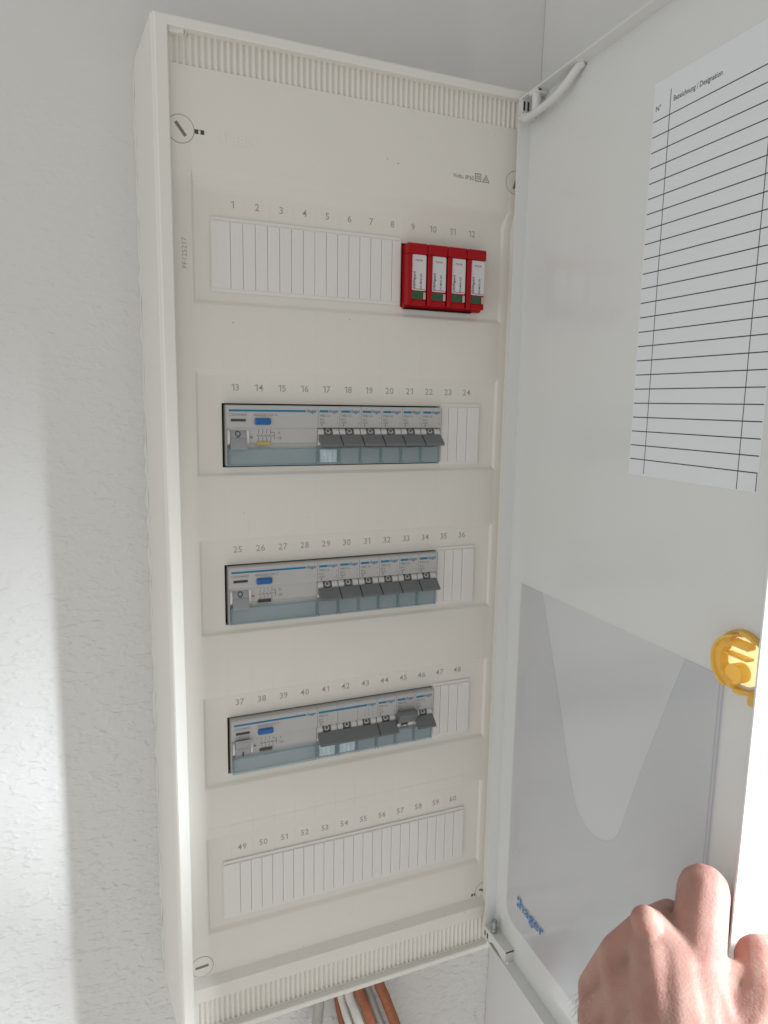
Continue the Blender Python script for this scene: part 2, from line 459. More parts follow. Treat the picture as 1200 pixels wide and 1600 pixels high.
# shallow break-out lines moulded into the cover
w = MB()
for t0, t1, b0, b1 in fields[:]:
    for k in range(13):
        x = -105 + 17.5 * k
        nz = max([f[0] for f in fields if f[0] < b1], default=-349.0)
        w.box(x - 0.22, x + 0.22, A - 0.07, A + 0.3, nz + 0.8, b1 - 0.6)
for k, zr in enumerate(ROWS):
    for i in range(13):
        x = -105 + 17.5 * i
        w.box(x - 0.2, x + 0.2, -0.10, 0.3, zr - 9.8, min(fields[k][1] - 1, zr + 6))
for b in (fields[0][3], fields[1][3], fields[2][3], fields[3][3]):
    pass
w.box(-123.4, 124.0, A - 0.07, A + 0.3, -222.6, -222.1)
w.build("moulded_line", M_COVER, cover, BASE, kind="stuff")
# numbers
for k, zr in enumerate(ROWS):
    for i in range(12):
        w = MB(); nn = str(k * 12 + i + 1)
        gl = [text_geo(c, 6.9, 0.055) for c in nn]; wd_ = [(2.2 if c == "1" else g[3] - g[2]) for c, g in zip(nn, gl)]
        x = -96.25 + 17.5 * i - (sum(wd_) + 0.75 * (len(nn) - 1)) / 2
        for c, g, ww in zip(nn, gl, wd_):
            if c == "1":
                w.text(c, 6.9, (x + ww, -0.06, zr - 2.4), align='R', bold=0.055)
                w.add([(x + p, -0.06, zr - 2.4 + q) for p, q in ((0.0, 3.35), (0.0, 3.95), (1.55, 4.85), (1.55, 4.1))], [(0, 1, 2, 3)])
            else: w.text(c, 6.9, (x, -0.06, zr - 2.4), align='L', bold=0.055)
            x += ww + 0.75
        w.build("printed_number", M_NUM, cover, BASE)
# cover screws: ring groove, head, slot
def screw(x, z, ang, name="cover_screw"):
    A = depth(x, z)
    w = MB(); N = 40; V = []
    for r in (8.6, 9.15):
        for i in range(N):
            t = 2 * math.pi * i / N; V.append((x + r * math.cos(t), A - 0.07, z + r * math.sin(t)))
    w.add(V, [(i, (i + 1) % N, N + (i + 1) % N, N + i) for i in range(N)], 2)
    V = [(x + 8.6 * math.cos(2 * math.pi * i / N), A - 0.22, z + 8.6 * math.sin(2 * math.pi * i / N)) for i in range(N)]
    V2 = [(p[0], A - 0.02, p[2]) for p in V]
    w.add(V + V2, [tuple(range(N)), *[(i, (i + 1) % N, N + (i + 1) % N, N + i) for i in range(N)]], 0)
    c, s = math.cos(ang), math.sin(ang)
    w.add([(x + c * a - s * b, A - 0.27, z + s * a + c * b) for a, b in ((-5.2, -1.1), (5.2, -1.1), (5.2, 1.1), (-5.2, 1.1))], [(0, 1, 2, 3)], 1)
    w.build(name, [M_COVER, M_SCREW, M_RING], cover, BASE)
screw(-131.4, 288.4, math.radians(-52)); screw(-130.4, -340.5, math.radians(4))
screw(130.6, 288.0, math.radians(70)); screw(131.5, -345.0, math.radians(-25))
w = MB(); w.box(-122.3, -115.9, AT - 0.05, AT + 0.2, 286.8, 289.6, 0); w.box(-119.8, -118.4, AT - 0.12, AT + 0.2, 287.0, 289.3, 1)
w.build("test_slot", [M_OLIVEW, M_CHEEK], cover, BASE)
w = MB(); w.box(118.4, 123.0, A - 0.05, A + 0.2, -348.2, -345.6, 0); w.box(120.3, 121.3, A - 0.1, A + 0.2, -348, -345.8, 1)
w.build("test_slot", [M_OLIVEW, M_CHEEK], cover, BASE)
w = MB(); w.text(":hager", 12.0, (-106.4, AT - 0.10, 284.0), align='L', bold=0.12, width=29)
w.build("embossed_logo", M_FRAME, cover, BASE)
w = MB()
w.text("Volta", 4.6, (73.6, AT - 0.05, 285.1), align='L', width=9.2); w.text("IP30", 4.4, (84.6, AT - 0.05, 284.8), align='L', width=7.4)
def frame_sq(x0, x1, z0, z1, t):
    A = AT
    w.box(x0, x1, A - 0.05, A, z0, z0 + t); w.box(x0, x1, A - 0.05, A, z1 - t, z1)
    w.box(x0, x0 + t, A - 0.05, A, z0 + t, z1 - t); w.box(x1 - t, x1, A - 0.05, A, z0 + t, z1 - t)
frame_sq(93.1, 98.7, 284.5, 290.5, 0.6); frame_sq(94.6, 97.2, 286.1, 288.9, 0.55)
def tri(cx, z0, h, t):
    A = AT
    P = [Vector((cx - h * .58, z0)), Vector((cx + h * .58, z0)), Vector((cx, z0 + h))]; c = (P[0] + P[1] + P[2]) / 3
    Q = [c + (p - c) * (1 - t) for p in P]
    w.add([(p.x, A - 0.05, p.y) for p in P + Q], [(i, (i + 1) % 3, 3 + (i + 1) % 3, 3 + i) for i in range(3)])
tri(103.0, 284.5, 6.0, 0.24); tri(103.0, 285.7, 2.8, 0.4)
w.build("printed_marking", M_NUM2, cover, BASE)
w = MB(); w.text("PF125217", 4.6, (-128.6, A - 0.05, 200.5), ux=(0, 0, 1), uz=(-1, 0, 0), align='L', width=20.5)
w.build("printed_marking", M_NUM, cover, BASE)
for (x, z) in ((27, 288.5), (40, -352.4), (108, -357.0)):
    w = MB(); w.cyl((x, depth(x, z) - 0.05, z), (x, depth(x, z) + .1, z), 0.45, 8); w.build("dirt_speck", M_SCREW, cover, BASE)

rs = random.Random(11)
for q in range(14):
    x = rs.uniform(-115, 120); z = rs.choice([rs.uniform(-349, -318), rs.uniform(150, 175), rs.uniform(20, 50), rs.uniform(275, 325), rs.uniform(-356, -351)])
    if abs(x) > 118: continue
    w = MB(); y = depth(x, z); r = rs.uniform(0.2, 0.42); w.cyl((x, y - 0.04, z), (x, y + 0.05, z), r, 7); w.build("dirt_speck", M_SCREW, cover, BASE)
# caulk bead along the left back edge
w = MB(); pts = []; rad = []
for i in range(90):
    z = 352 - i * 8.3
    pts.append((-153.2 + random.uniform(-.4, .5), YB - 0.6 + random.uniform(-.5, .3), z)); rad.append(random.uniform(0.5, 1.5) if random.random() < .8 else 2.2)
w.tube(pts, rad, 8); w.build("caulk_bead", M_CAULK, cab, BASE)

# ------------------------------------------------------------------ the door (opened square to the cabinet)
UU = Vector((-0.05, -1, 0)).normalized(); NN = Vector((-1, 0.05, 0)).normalized()
DO = Vector((136.2, -16.0, 0))
def D(p): return DO + UU * p[0] + NN * p[1] + Vector((0, 0, p[2]))     # (u, n, z)
DW, DZ0, DZ1, FL = 267.0, -382.0, 347.2, 10.6
def rrect(x0, x1, z0, z1, r, n=6):
    P = []
    for cx, cz, a in ((x1 - r, z0 + r, -90), (x1 - r, z1 - r, 0), (x0 + r, z1 - r, 90), (x0 + r, z0 + r, 180)):
        for i in range(n + 1):
            t = math.radians(a + 90 * i / n); P.append((cx + r * math.cos(t), cz + r * math.sin(t)))
    return P
def plate(outline, hole_loops, n0, n1, conv):
    """a flat plate with holes, as two filled faces and side walls; conv maps (p, q, n) to a point"""
    bm = bmesh.new(); es = []; loops = []
    for L in [outline] + hole_loops:
        vs = [bm.verts.new((p[0], p[1], 0)) for p in L]; loops.append(len(L))
        for i in range(len(vs)): es.append(bm.edges.new((vs[i], vs[(i + 1) % len(vs)])))
    bmesh.ops.triangle_fill(bm, edges=es, use_beauty=True)
    bm.verts.index_update()
    P = [(v.co.x, v.co.y) for v in bm.verts]; T = [[v.index for v in f.verts] for f in bm.faces]; bm.free()
    N = len(P); V = [conv(p[0], p[1], n0) for p in P] + [conv(p[0], p[1], n1) for p in P]
    Fc = T + [[i + N for i in reversed(t)] for t in T]; s = 0
    for L in loops:
        for i in range(L): a = s + i; b = s + (i + 1) % L; Fc.append((a, b, b + N, a + N))
        s += L
    return V, Fc
LK = (248.6, -24.5)                                # lock centre
circ = lambda c, r, n: [(c[0] + r * math.cos(2 * math.pi * i / n), c[1] + r * math.sin(2 * math.pi * i / n)) for i in range(n)]
w = MB()
V, Fc = plate([(0, DZ0), (DW, DZ0), (DW, DZ1), (0, DZ1)], [circ(LK, 13.5, 40)], 0.0, -1.2, lambda u, z, n: (u, n, z))
w.add(V, Fc)
w.box(-0.2, 1.0, 0.002, FL, DZ0 + 1.2, DZ1 - 1.2)                                   # hinge-side flange
w.box(DW - 1.2, DW, 0.002, FL, DZ0 + 1.2, DZ1 - 1.2, ch=0.35)                       # free-edge flange
V, Fc = plate([(0, 0.002), (DW, 0.002), (DW, FL), (0, FL)], [circ((36.5, 7.0), 1.75, 16)], DZ0, DZ0 + 1.2, lambda u, n, z: (u, n, z))
w.add(V, Fc)
w.box(0, DW, 0.002, FL, DZ1 - 1.2, DZ1)
w.xf(D)
door = w.build("door", M_DOOR, cab, BASE)
# designation sheet
w = MB()
SU0, SU1, SZ0, SZ1 = 144.6, 246.6, 67.5, 304.5
w.box(SU0, SU1, 0.0, 0.16, SZ0, SZ1, 0)
LW = 0.62; ln = [77.8 + 8.9 * i for i in range(24)]
for z in ln: w.box(145.4, 245.6, 0.165, 0.19, z - LW / 2, z + LW / 2, 1)
def vline(u, z0, z1, t=0.5):
    w.box(u - t / 2, u + t / 2, 0.195, 0.215, z0, z1, 1)
vline(159.2, 69.0, 296.8); vline(232.9, 68.0, 296.8); vline(245.4, 68.0, 77.6)
w.text("Bezeichnung / Designation", 4.3, (161.8, 0.2, 289.0), m=1, align='L', width=36.5, bold=0.05)
w.text("N°", 4.3, (147.0, 0.2, 288.0), m=1, align='L', bold=0.04)
w.xf(D); w.build("designation_sheet", [M_PAPER, M_INK], door, BASE)
# clear pocket: back foil, front foil with a deep thumb cut-out, weld lines
PU0, PU1, PZ0, PZ1 = 20.6, 238.2, -346.0, -37.0
w = MB(); pl = rrect(PU0, PU1, PZ0, PZ1, 13, 6)
pl = [p for p in pl if not (p[1] > PZ1 - 13.01)] ; pl = [(PU0, PZ1)] + [p for p in pl if p[0] < 100] + [p for p in pl if p[0] >= 100] + [(PU1, PZ1)]
V, Fc = plate(pl, [], 0.25, 0.5, lambda u, z, n: (u, n, z)); w.add(V, Fc)
w.xf(D); w.build("pocket_back_foil", M_FOIL, door, BASE)
cut = [(53.1, PZ1), (68.5, -76.1), (88.6, -127.0), (101.0, -163.2), (111.0, -184.0), (119.5, -193.0), (129.4, -196.6), (139.9, -196.2), (149.7, -192.3), (157.4, -185.3), (162.5, -175.7), (169.3, -153.0), (179.3, -121.0), (188.8, -93.2), (199.3, -62.1), (208.2, PZ1)]
def smooth_poly(P, n=5):
    out = [P[0]]
    for i in range(len(P) - 1):
        p0 = P[max(i - 1, 0)]; p1 = P[i]; p2 = P[i + 1]; p3 = P[min(i + 2, len(P) - 1)]
        for k in range(1, n + 1):
            t = k / n
            out.append(tuple(0.5 * (2 * p1[j] + (p2[j] - p0[j]) * t + (2 * p0[j] - 5 * p1[j] + 4 * p2[j] - p3[j]) * t * t + (3 * p1[j] - p0[j] - 3 * p2[j] + p3[j]) * t ** 3) for j in (0, 1)))
    return out
cut = smooth_poly(cut)
front = [(PU0, PZ1)] + [p for p in pl[1:-1]] + [(PU1, PZ1)] + cut[::-1]
w = MB(); V, Fc = plate(front, [], 0.9, 1.2, lambda u, z, n: (u, n, z)); w.add(V, Fc)
w.xf(D); w.build("pocket_front_foil", M_FOIL2, door, BASE)
w = MB()
def ribbon(P, wd, n0, n1):
    for (x0, z0), (x1, z1) in zip(P[:-1], P[1:]):
        d = Vector((x1 - x0, z1 - z0)); l = d.length
        if l < 1e-6: continue
        q = Vector((-d.y, d.x)) / l * wd / 2
        w.add([(x0 - q.x, n1, z0 - q.y), (x1 - q.x, n1, z1 - q.y), (x1 + q.x, n1, z1 + q.y), (x0 + q.x, n1, z0 + q.y)], [(0, 1, 2, 3)])
ribbon(cut, 0.5, 1.2, 1.24)
ribbon([(PU0, PZ1 - 0.3), (53.1, PZ1 - 0.3)], 0.7, 1.2, 1.24); ribbon([(208.2, PZ1 - 0.3), (PU1, PZ1 - 0.3)], 0.7, 1.2, 1.24)
w.box(PU1 - 3.4, PU1 - 2.7, 1.21, 1.45, PZ0 + 12, PZ1); w.box(PU1 - 1.0, PU1 - 0.2, 1.21, 1.45, PZ0 + 12, PZ1)
w.xf(D); w.build("pocket_weld", M_FOILEDGE, door, BASE)
w = MB(); w.text("hager", 14.2, (43.2, 1.26, -323.6), align='L', bold=0.08, width=37.5)
w.box(39.2, 41.6, 1.22, 1.27, -323.8, -320.6); w.box(39.2, 41.6, 1.22, 1.27, -317.4, -314.2)
w.xf(D); w.build("pocket_logo", M_LOGO, door, BASE)
w = MB()
for u, z, r in ((33.5, -276, 0.7), (60, -300, 0.4)):
    w.cyl((u, 1.2, z), (u, 1.4, z), r, 8)
w.xf(D); w.build("paint_speck", M_FRAME, door, BASE)
# yellow quarter-turn lock: outer ring, raised crescent, rotor with tongues
w = MB(); N = 48
def ring(r0, r1, n0, n1, a0=0, a1=360, seg=48):
    full = (a1 - a0) >= 360; cnt = seg if full else seg + 1; V = []
    for i in range(cnt):
        t = math.radians(a0 + (a1 - a0) * i / seg); c, s = math.cos(t), math.sin(t)
        for r, nn in ((r0, n0), (r1, n0), (r1, n1), (r0, n1)): V.append((LK[0] + r * c, nn, LK[1] + r * s))
    Fc = []
    for i in range(seg):
        a = i * 4; b = ((i + 1) % cnt) * 4
        for k in range(4): Fc.append((a + k, b + k, b + (k + 1) % 4, a + (k + 1) % 4))
    if not full: Fc += [(0, 1, 2, 3), (cnt * 4 - 1, cnt * 4 - 2, cnt * 4 - 3, cnt * 4 - 4)]
    w.add(V, Fc, 0, True)
ring(16.0, 17.6, 0.1, 1.6)
ring(10.5, 14.8, 0.1, 6.4, 112, 262)
ring(14.2, 15.4, 0.1, 8.2, 100, 250)
ring(15.2, 17.2, 0.1, 4.0, 55, 95)
ring(15.2, 17.2, 0.1, 4.0, 262, 300)
w.xf(D); lock = w.build("lock_ring", M_LOCK, door, BASE)
w = MB()
w.cyl((LK[0], -2.6, LK[1]), (LK[0], -0.9, LK[1]), 13.3, 36)
w.xf(D); w.build("lock_well", M_TAN, door, BASE)
w = MB()
w.cyl((LK[0] - 1, -0.9, LK[1] - 6.5), (LK[0] - 1, 6.0, LK[1] - 6.5), 5.6, 24)
w.box(LK[0] - 9, LK[0] + 6, -0.9, 5.0, LK[1] + 2.2, LK[1] + 3.6, ch=0.4)
w.box(LK[0] - 8, LK[0] + 7, -0.9, 6.0, LK[1] + 8.2, LK[1] + 12.0, ch=1.4)
w.box(LK[0] + 8, LK[0] + 13, 0.6, 5.0, LK[1] - 20.5, LK[1] - 13, ch=0.8)
w.xf(D); w.build("lock_rotor", M_LOCK, door, BASE)
# hinges
w = MB()
w.box(124.8, 136, -26, -15.9, 330.5, 334.0, ch=0.4)
w.box(126.5, 136, -19.2, -16.4, 334.0, 347.0, ch=0.4)
w.cyl((128.0, -36, 331), (128.0, -36, 345.5), 3.4, 18)
w.box(124.5, 135, -41, -30, 343.4, 346.4, ch=0.6)
w.build("top_hinge_bracket", M_HINGE, door, BASE)
w = MB(); w.box(127.4, 129.0, -19.35, -19.0, 338.0, 344.6); w.box(131.0, 132.8, -19.35, -19.0, 338.0, 344.6)
w.box(126.0, 128.6, -41.1, -40.9, 344.6, 345.8)
w.build("hinge_slot", M_SLOT, door, BASE)
w = MB()
ap = [(126.6, -22.5, 330.2), (126.0, -34, 329.6), (125.6, -46, 329.9), (125.4, -57, 330.8), (125.4, -67, 332.8), (125.9, -75, 336.0), (126.8, -81, 340.2), (128.2, -85, 344.0), (130.5, -87, 346.2)]
w.tube(ap, 2.6, 14, up=(1, 0, 0), r2=3.1)
w.build("door_stay_arm", M_HINGE, door, BASE)
w = MB()
w.box(125.5, 136.0, -52, -15.9, -371.8, -369.6, ch=0.4)
w.prism([(-52, -369.6), (-52, -380.5), (-48, -380.5), (-47, -371.8)], 'x', 125.5, 136)
w.prism([(-15.9, -369.8), (-51.8, -369.8), (-51.8, -380.4), (-46, -380.4), (-40, -378.0), (-30, -377.0), (-25, -380.4), (-15.9, -380.4)], 'x', 125.3, 126.6)
w.build("bottom_hinge_plate", M_HINGE, door, BASE)
w = MB(); w.cyl((129.0, -27, -369.6), (129.0, -27, -358.6), 2.7, 18); w.cyl((129.0, -27, -366.6), (129.0, -27, -364.9), 3.2, 18); w.cyl((129, -27, -358.6), (129, -27, -357.4), 2.2, 18)
w.build("hinge_pin", M_STEEL, door, BASE)
w = MB(); w.box(125.0, 125.28, -18.8, -17.2, -378.5, -373.5); w.box(125.0, 125.28, -23.2, -21.4, -378.5, -373.5)
w.build("hinge_slot", M_SLOT, door, BASE)

# ------------------------------------------------------------------ blanking strips
CUT1 = [-98.4 + 8.87 * i for i in range(24)]
def strip(x0, x1, zr, cuts, label, capl=True, capr=True):
    zt, zb = zr - 9.6, zr - 60.0
    t = thing("blanking_strip", label, "blanking strip", (x0, 0, zb), "white blanking strips filling unused module places")
    w = MB(); ol = rrect(x0, x1, zb, zt, 2.2 if capl else 0.4, 4)
    V, Fc = plate(ol, [], -1.1, -0.05, lambda x, z, y: (x, y, z)); w.add(V, Fc)
    w.build("strip_frame", M_STRIP, t, (x0, 0, zb))
    edges = [x0 + 0.5] + [c for c in cuts if x0 + 3 < c < x1 - 3] + [x1 - 0.5]
    for a, b in zip(edges[:-1], edges[1:]):
        w = MB(); h = random.uniform(-0.08, 0.08)
        w.box(a + 0.19, b - 0.19, -2.0 + h, -1.0, zb + 2.6, zt - 2.6, ch=0.25)
        for q in (0.30, 0.7):
            xx = a + (b - a) * q; w.box(xx - 0.12, xx + 0.12, -2.08 + h, -1.95 + h, zb + 3.2, zt - 3.2)
        w.build("segment", M_STRIP, t, (x0, 0, zb))
strip(-112.3, 33.6, ROWS[0], CUT1, "long white blanking strip left of the red surge protector, under numbers 1 to 8")
CUT2 = [79.1, 87.6, 96.5]
for k, (a, b) in zip((1, 2, 3), ((23, 24), (35, 36), (47, 48))):
    strip(71.8, 108.6, ROWS[k], CUT2, "short white blanking strip in the %s, under numbers %d and %d" % (("row of the yellow-tagged switch", "middle row", "row of the three-pole breaker")[k - 1], a, b), capl=False)
strip(-112.3, 107.8, ROWS[4], CUT1, "full-width white blanking strip filling the bottom row under numbers 49 to 60")

# ------------------------------------------------------------------ circuit breakers
H = 44.6
def lever_prof(up, zc=21.5):
    # cross-section (y, z) of a handle that slopes out of the face, down (off) or up (on)
    s = 1 if not up else -1
    P = [(-4.6, 1.0), (-6.6, 1.6), (-14.6, -5.2), (-14.8, -6.6), (-13.2, -7.2), (-4.4, -2.4)]
    if up: return [(-4.6, 19.5), (-5.6, 28.6), (-8.5, 31.6), (-13.0, 31.2), (-14.2, 29.0), (-9.5, 20.6), (-7.0, 19.4)]
    return [(y, zc + s * z) for y, z in P]
def mcb_root(label, mods=1, up=(False,), group="grey single and three-pole circuit breakers"):
    W = 17.5 * mods
    t = thing("circuit_breaker", label, "circuit breaker", (0, 0, 0), group)
    w = MB()
    for k in range(mods):
        x0 = 17.5 * k + 0.12; x1 = 17.5 * (k + 1) - 0.12
        prof = [(8, 0), (-3.2, 0), (-3.6, 0.6), (-3.6, 13.0), (-2.4, 13.6), (-1.4, 27.6), (-5.4, 28.2), (-6.0, 28.8), (-6.4, 43.8), (-5.8, 44.6), (8, 44.6)]
        w.prism(prof, 'x', x0, x1)
    w.build("housing", M_BODY, t)
    w = MB()
    for k in range(mods):
        o = 17.5 * k
        for a, b in ((0.35, 4.9), (12.3, 17.1)):
            pr = [(-1.4, 14.0), (-4.6, 15.5), (-5.4, 20), (-5.2, 25), (-3.6, 27.4), (-1.4, 27.6)]
            w.prism(pr, 'x', o + a, o + b)
    w.build("pale_cheek", M_CHEEK, t)
    for k in range(mods):
        w = MB(); o = 17.5 * k
        w.cyl((o + 5.2, 2.6, 21.3), (o + 12.0, 2.6, 21.3), 7.9, 28, 0)
        u = up[0]
        zt = 24.2 if not u else 16.4
        ny = -4.95
        w.box(o + 6.0, o + 11.0, -5.6, -4.0, 21.2 if not u else 17.2, 23.2 if not u else 19.0, 1)
        N = 16
        if not u:
            V = []
            for r in (1.25, 1.9):
                for i in range(N):
                    q = 2 * math.pi * i / N; V.append((o + 8.6 + r * math.cos(q), -4.45 - 0.0, 25.6 + r * math.sin(q)))
            V = [(x, 2.6 - math.sqrt(max(8.0 ** 2 - (z - 21.3) ** 2, 0)) , z) for x, y, z in V]
            w.add(V, [(i, (i + 1) % N, N + (i + 1) % N, N + i) for i in range(N)], 2)
        else:
            w.box(o + 7.9, o + 9.3, -5.6, -4.5, 16.0, 21.0, 2)
        w.build("toggle_barrel", [M_BARREL, M_SLOT, M_CHEEK], t)
    w = MB()
    w.prism(lever_prof(up[0]), 'x', 0.5, W - 0.5)
    w.build("toggle_lever", M_LEVER, t)
    # printed face
    w = MB(); yf = -6.46
    def yz(z): return -6.0 - 0.4 * (z - 28.8) / 15.0 - 0.05
    logow = 8.0
    w.box(1.1, W - 1.4 - logow, yz(41) - 0.02, yz(41) + 0.05, 39.8, 41.5, 0)
    w.text("hager", 3.7, (W - 1.0, yz(41) - 0.02, 39.7), align='R', bold=0.06, width=logow - 1.2, m=0)
    w.box(W - 1.0 - logow + 0.1, W - 0.4 - logow + 0.1, yz(41) - 0.03, yz(41), 39.9, 41.5, 0)
    w.text("MBS116" if mods == 1 else "MBS316", 2.5, (1.3, yz(37) - 0.02, 36.6), align='L', m=1)
    w.text("B16", 2.4, (1.4, yz(34) - 0.02, 33.7), align='L', m=1)
    w.text("6000", 2.2, (1.4, yz(31) - 0.03, 31.4), align='L', m=1)
    w.box(2.6, 3.5, yz(30) - 0.03, yz(30), 29.4, 30.9, 1)
    if mods == 1:
        w.text("1", 2.2, (15.6, yz(36) - 0.02, 35.4), m=1); w.text("2", 2.2, (15.6, yz(31) - 0.02, 31.0), m=1)
    else:
        for k in range(3):
            w.text(str(2 * k + 1), 2.2, (41.5 + 3.4 * k, yz(36) - 0.02, 35.4), m=1)
            w.text("|", 2.2, (41.5 + 3.4 * k, yz(34) - 0.02, 33.2), m=1)
            w.text(str(2 * k + 2), 2.2, (41.5 + 3.4 * k, yz(31) - 0.02, 31.0), m=1)
    w.build("printed_face", [M_BLUE, M_NUM2], t)
    w = MB()
    for k in range(mods):
        o = 17.5 * k
        w.box(o + 15.0, o + 16.5, -5.62, -5.2, 18.8, 21.2, 0)
    w.build("trip_indicator", M_NUM2, t)
    for k in range(mods):
        o = 17.5 * k
        w = MB()
        w.box(o + 0.3, o + 17.2, -6.2, -5.5, 0.2, 13.0)                    # front window
        w.box(o + 0.3, o + 1.1, -5.48, -3.62, 0.2, 13.0); w.box(o + 16.4, o + 17.2, -5.48, -3.62, 0.2, 13.0)
        w.box(o + 1.12, o + 16.38, -5.48, -3.62, 0.2, 1.0); w.box(o + 1.12, o + 16.38, -5.48, -3.62, 12.3, 13.0)
        w.box(o + 0.3, o + 1.9, -6.5, -6.22, 0.2, 2.0); w.box(o + 15.6, o + 17.2, -6.5, -6.22, 0.2, 2.0)
        w.build("label_cover", M_CLEAR, t)
    return t

def rcd_root(label, up=False, tagcol=M_SLOT, window=M_SLOT):
    W = 70.0
    t = thing("residual_current_device", label, "residual current switch", (0, 0, 0), "four-module residual current switches at the left of their rows")
    w = MB()
    prof = [(8, 0), (-3.2, 0), (-3.6, 0.6), (-3.6, 13.2), (-2.9, 14.0), (-2.9, 16.4), (-4.3, 17.0), (-4.5, 27.6), (-5.6, 28.2), (-6.0, 28.8), (-6.4, 43.8), (-5.8, 44.6), (8, 44.6)]
    w.prism(prof, 'x', 1.0, W - 0.12)
    w.build("housing", M_BODY, t)
    w = MB(); w.box(0.75, 1.0, -5.6, 8, 0.2, 44.4); w.build("side_face", M_BODY, t)
    def yz(z): return -6.0 - 0.4 * (z - 28.8) / 15.0 - 0.05
    w = MB()
    w.box(2.6, 60.2, yz(41) - 0.02, yz(41) + 0.05, 39.9, 41.4, 0)
    w.text("hager", 3.7, (69.0, yz(41) - 0.02, 39.6), align='R', bold=0.06, width=7.0, m=0)
    w.box(61.0, 61.6, yz(41) - 0.03, yz(41), 39.9, 41.4, 0)
    w.text("CDA440D", 2.6, (2.6, yz(37) - 0.02, 36.7), align='L', m=1, width=13.2)
    w.text("40A/0,03A 250V A", 2.5, (20.4, yz(37) - 0.02, 36.8), align='L', m=1, width=18)
    # printed wiring diagram
    yd = -4.5
    for k in range(4):
        x = 24.5 + 3.0 * k
        w.box(x, x + 0.3, yd - 0.05, yd, 23.6, 26.4, 1); w.box(x, x + 0.3, yd - 0.05, yd, 18.2, 21.0, 1)
        w.add([(x, yd - 0.04, 21), (x + 0.3, yd - 0.04, 21), (x - 0.9, yd - 0.04, 23.3), (x - 1.2, yd - 0.04, 23.3)], [(0, 1, 2, 3)], 1)
        w.text(str(2 * k + 1), 1.7, (x + 0.2, yd - 0.03, 26.2), m=1)
        w.text(str(2 * k + 2), 1.7, (x + 0.2, yd + 0.15, 17.4), m=1)
    w.box(23.2, 36.5, yd - 0.05, yd, 22.0, 22.3, 1); w.box(33.6, 36.6, yd - 0.05, yd, 24.6, 24.9, 1); w.box(36.2, 36.6, yd - 0.05, yd, 19.6, 24.6, 1)
    w.text("A", 2.6, (40.0, yd - 0.03, 23.6), m=1); w.text("CE", 2.6, (40.4, yd - 0.03, 19.6), m=1)
    w.text("(", 2.4, (18.8, yd - 0.03, 20.8), m=1); w.box(18.4, 20.2, yd - 0.05, yd, 20.4, 21.6, 1); w.box(2.0, 2.8, yd - 0.06, yd, 19.5, 21.4, 1)
    w.build("printed_face", [M_BLUE, M_NUM2], t)
    w = MB(); w.box(4.0, 14.8, yz(34) - 0.25, yz(34) + 0.4, 32.7, 34.6, 0); w.build("status_window", window, t)
    w = MB(); w.box(21.2, 33.4, -8.2, -5.8, 30.4, 35.2, 0, ch=0.9); w.build("test_button", M_BUTTON, t)
    w = MB(); w.box(22.8, 33.0, -5.0, -4.0, 15.6, 17.9, 0); w.build("marker_tag", tagcol, t)
    # handle
    w = MB()
    w.cyl((3.4, 3.4, 20.5), (15.2, 3.4, 20.5), 9.9, 32, 0)
    if not up:
        w.prism([(-6.2, 21.0), (-7.3, 20.2), (-9.4, 13.2), (-8.6, 12.4), (-5.2, 14.5)], 'x', 3.4, 15.2)
        N = 20; V = []
        for r in (1.4, 2.05):
            for i in range(N):
                q = 2 * math.pi * i / N; V.append((9.0 + r * math.cos(q), 0, 23.8 + r * math.sin(q)))
        V = [(x, 3.4 - math.sqrt(10.0 ** 2 - (z - 20.5) ** 2), z) for x, y, z in V]
        w.add(V, [(i, (i + 1) % N, N + (i + 1) % N, N + i) for i in range(N)], 1)
        w.text("OFF", 1.5, (8.8, -6.85, 20.6), m=1)
    else:
        w.prism([(-6.2, 20.6), (-7.3, 21.4), (-10.0, 27.6), (-9.6, 29.4), (-5.2, 26.8)], 'x', 3.4, 15.2)
        w.box(9.0, 9.8, -6.6, -5.2, 14.6, 18.4, 1)
    w.build("toggle_lever", [M_RCDL, M_INK], t)
    w = MB(); w.prism([(-4.5, 15.8), (-6.4, 17), (-7.0, 21), (-6.0, 25.5), (-4.5, 26.6)], 'x', 1.4, 3.1); w.prism([(-4.5, 15.8), (-6.0, 17), (-6.2, 21), (-5.6, 25.5), (-4.5, 26.6)], 'x', 15.5, 17.2)
    w.build("pale_cheek", M_CHEEK, t)
    w = MB()
    w.box(1.2, 69.6, -6.2, -5.5, 0.2, 13.0)
    w.box(1.2, 2.6, -5.48, -3.62, 0.2, 13.0); w.box(68.6, 69.6, -5.48, -3.62, 0.2, 13.0)
    w.box(2.62, 68.58, -5.48, -3.62, 0.2, 1.3); w.box(2.62, 68.58, -5.48, -3.62, 12.0, 13.0)
    w.box(1.2, 69.6, -6.6, -6.22, 0.2, 1.2); w.box(1.2, 3.0, -6.6, -6.22, 1.3, 13.0)
    w.build("label_cover", M_CLEAR, t)
    return t

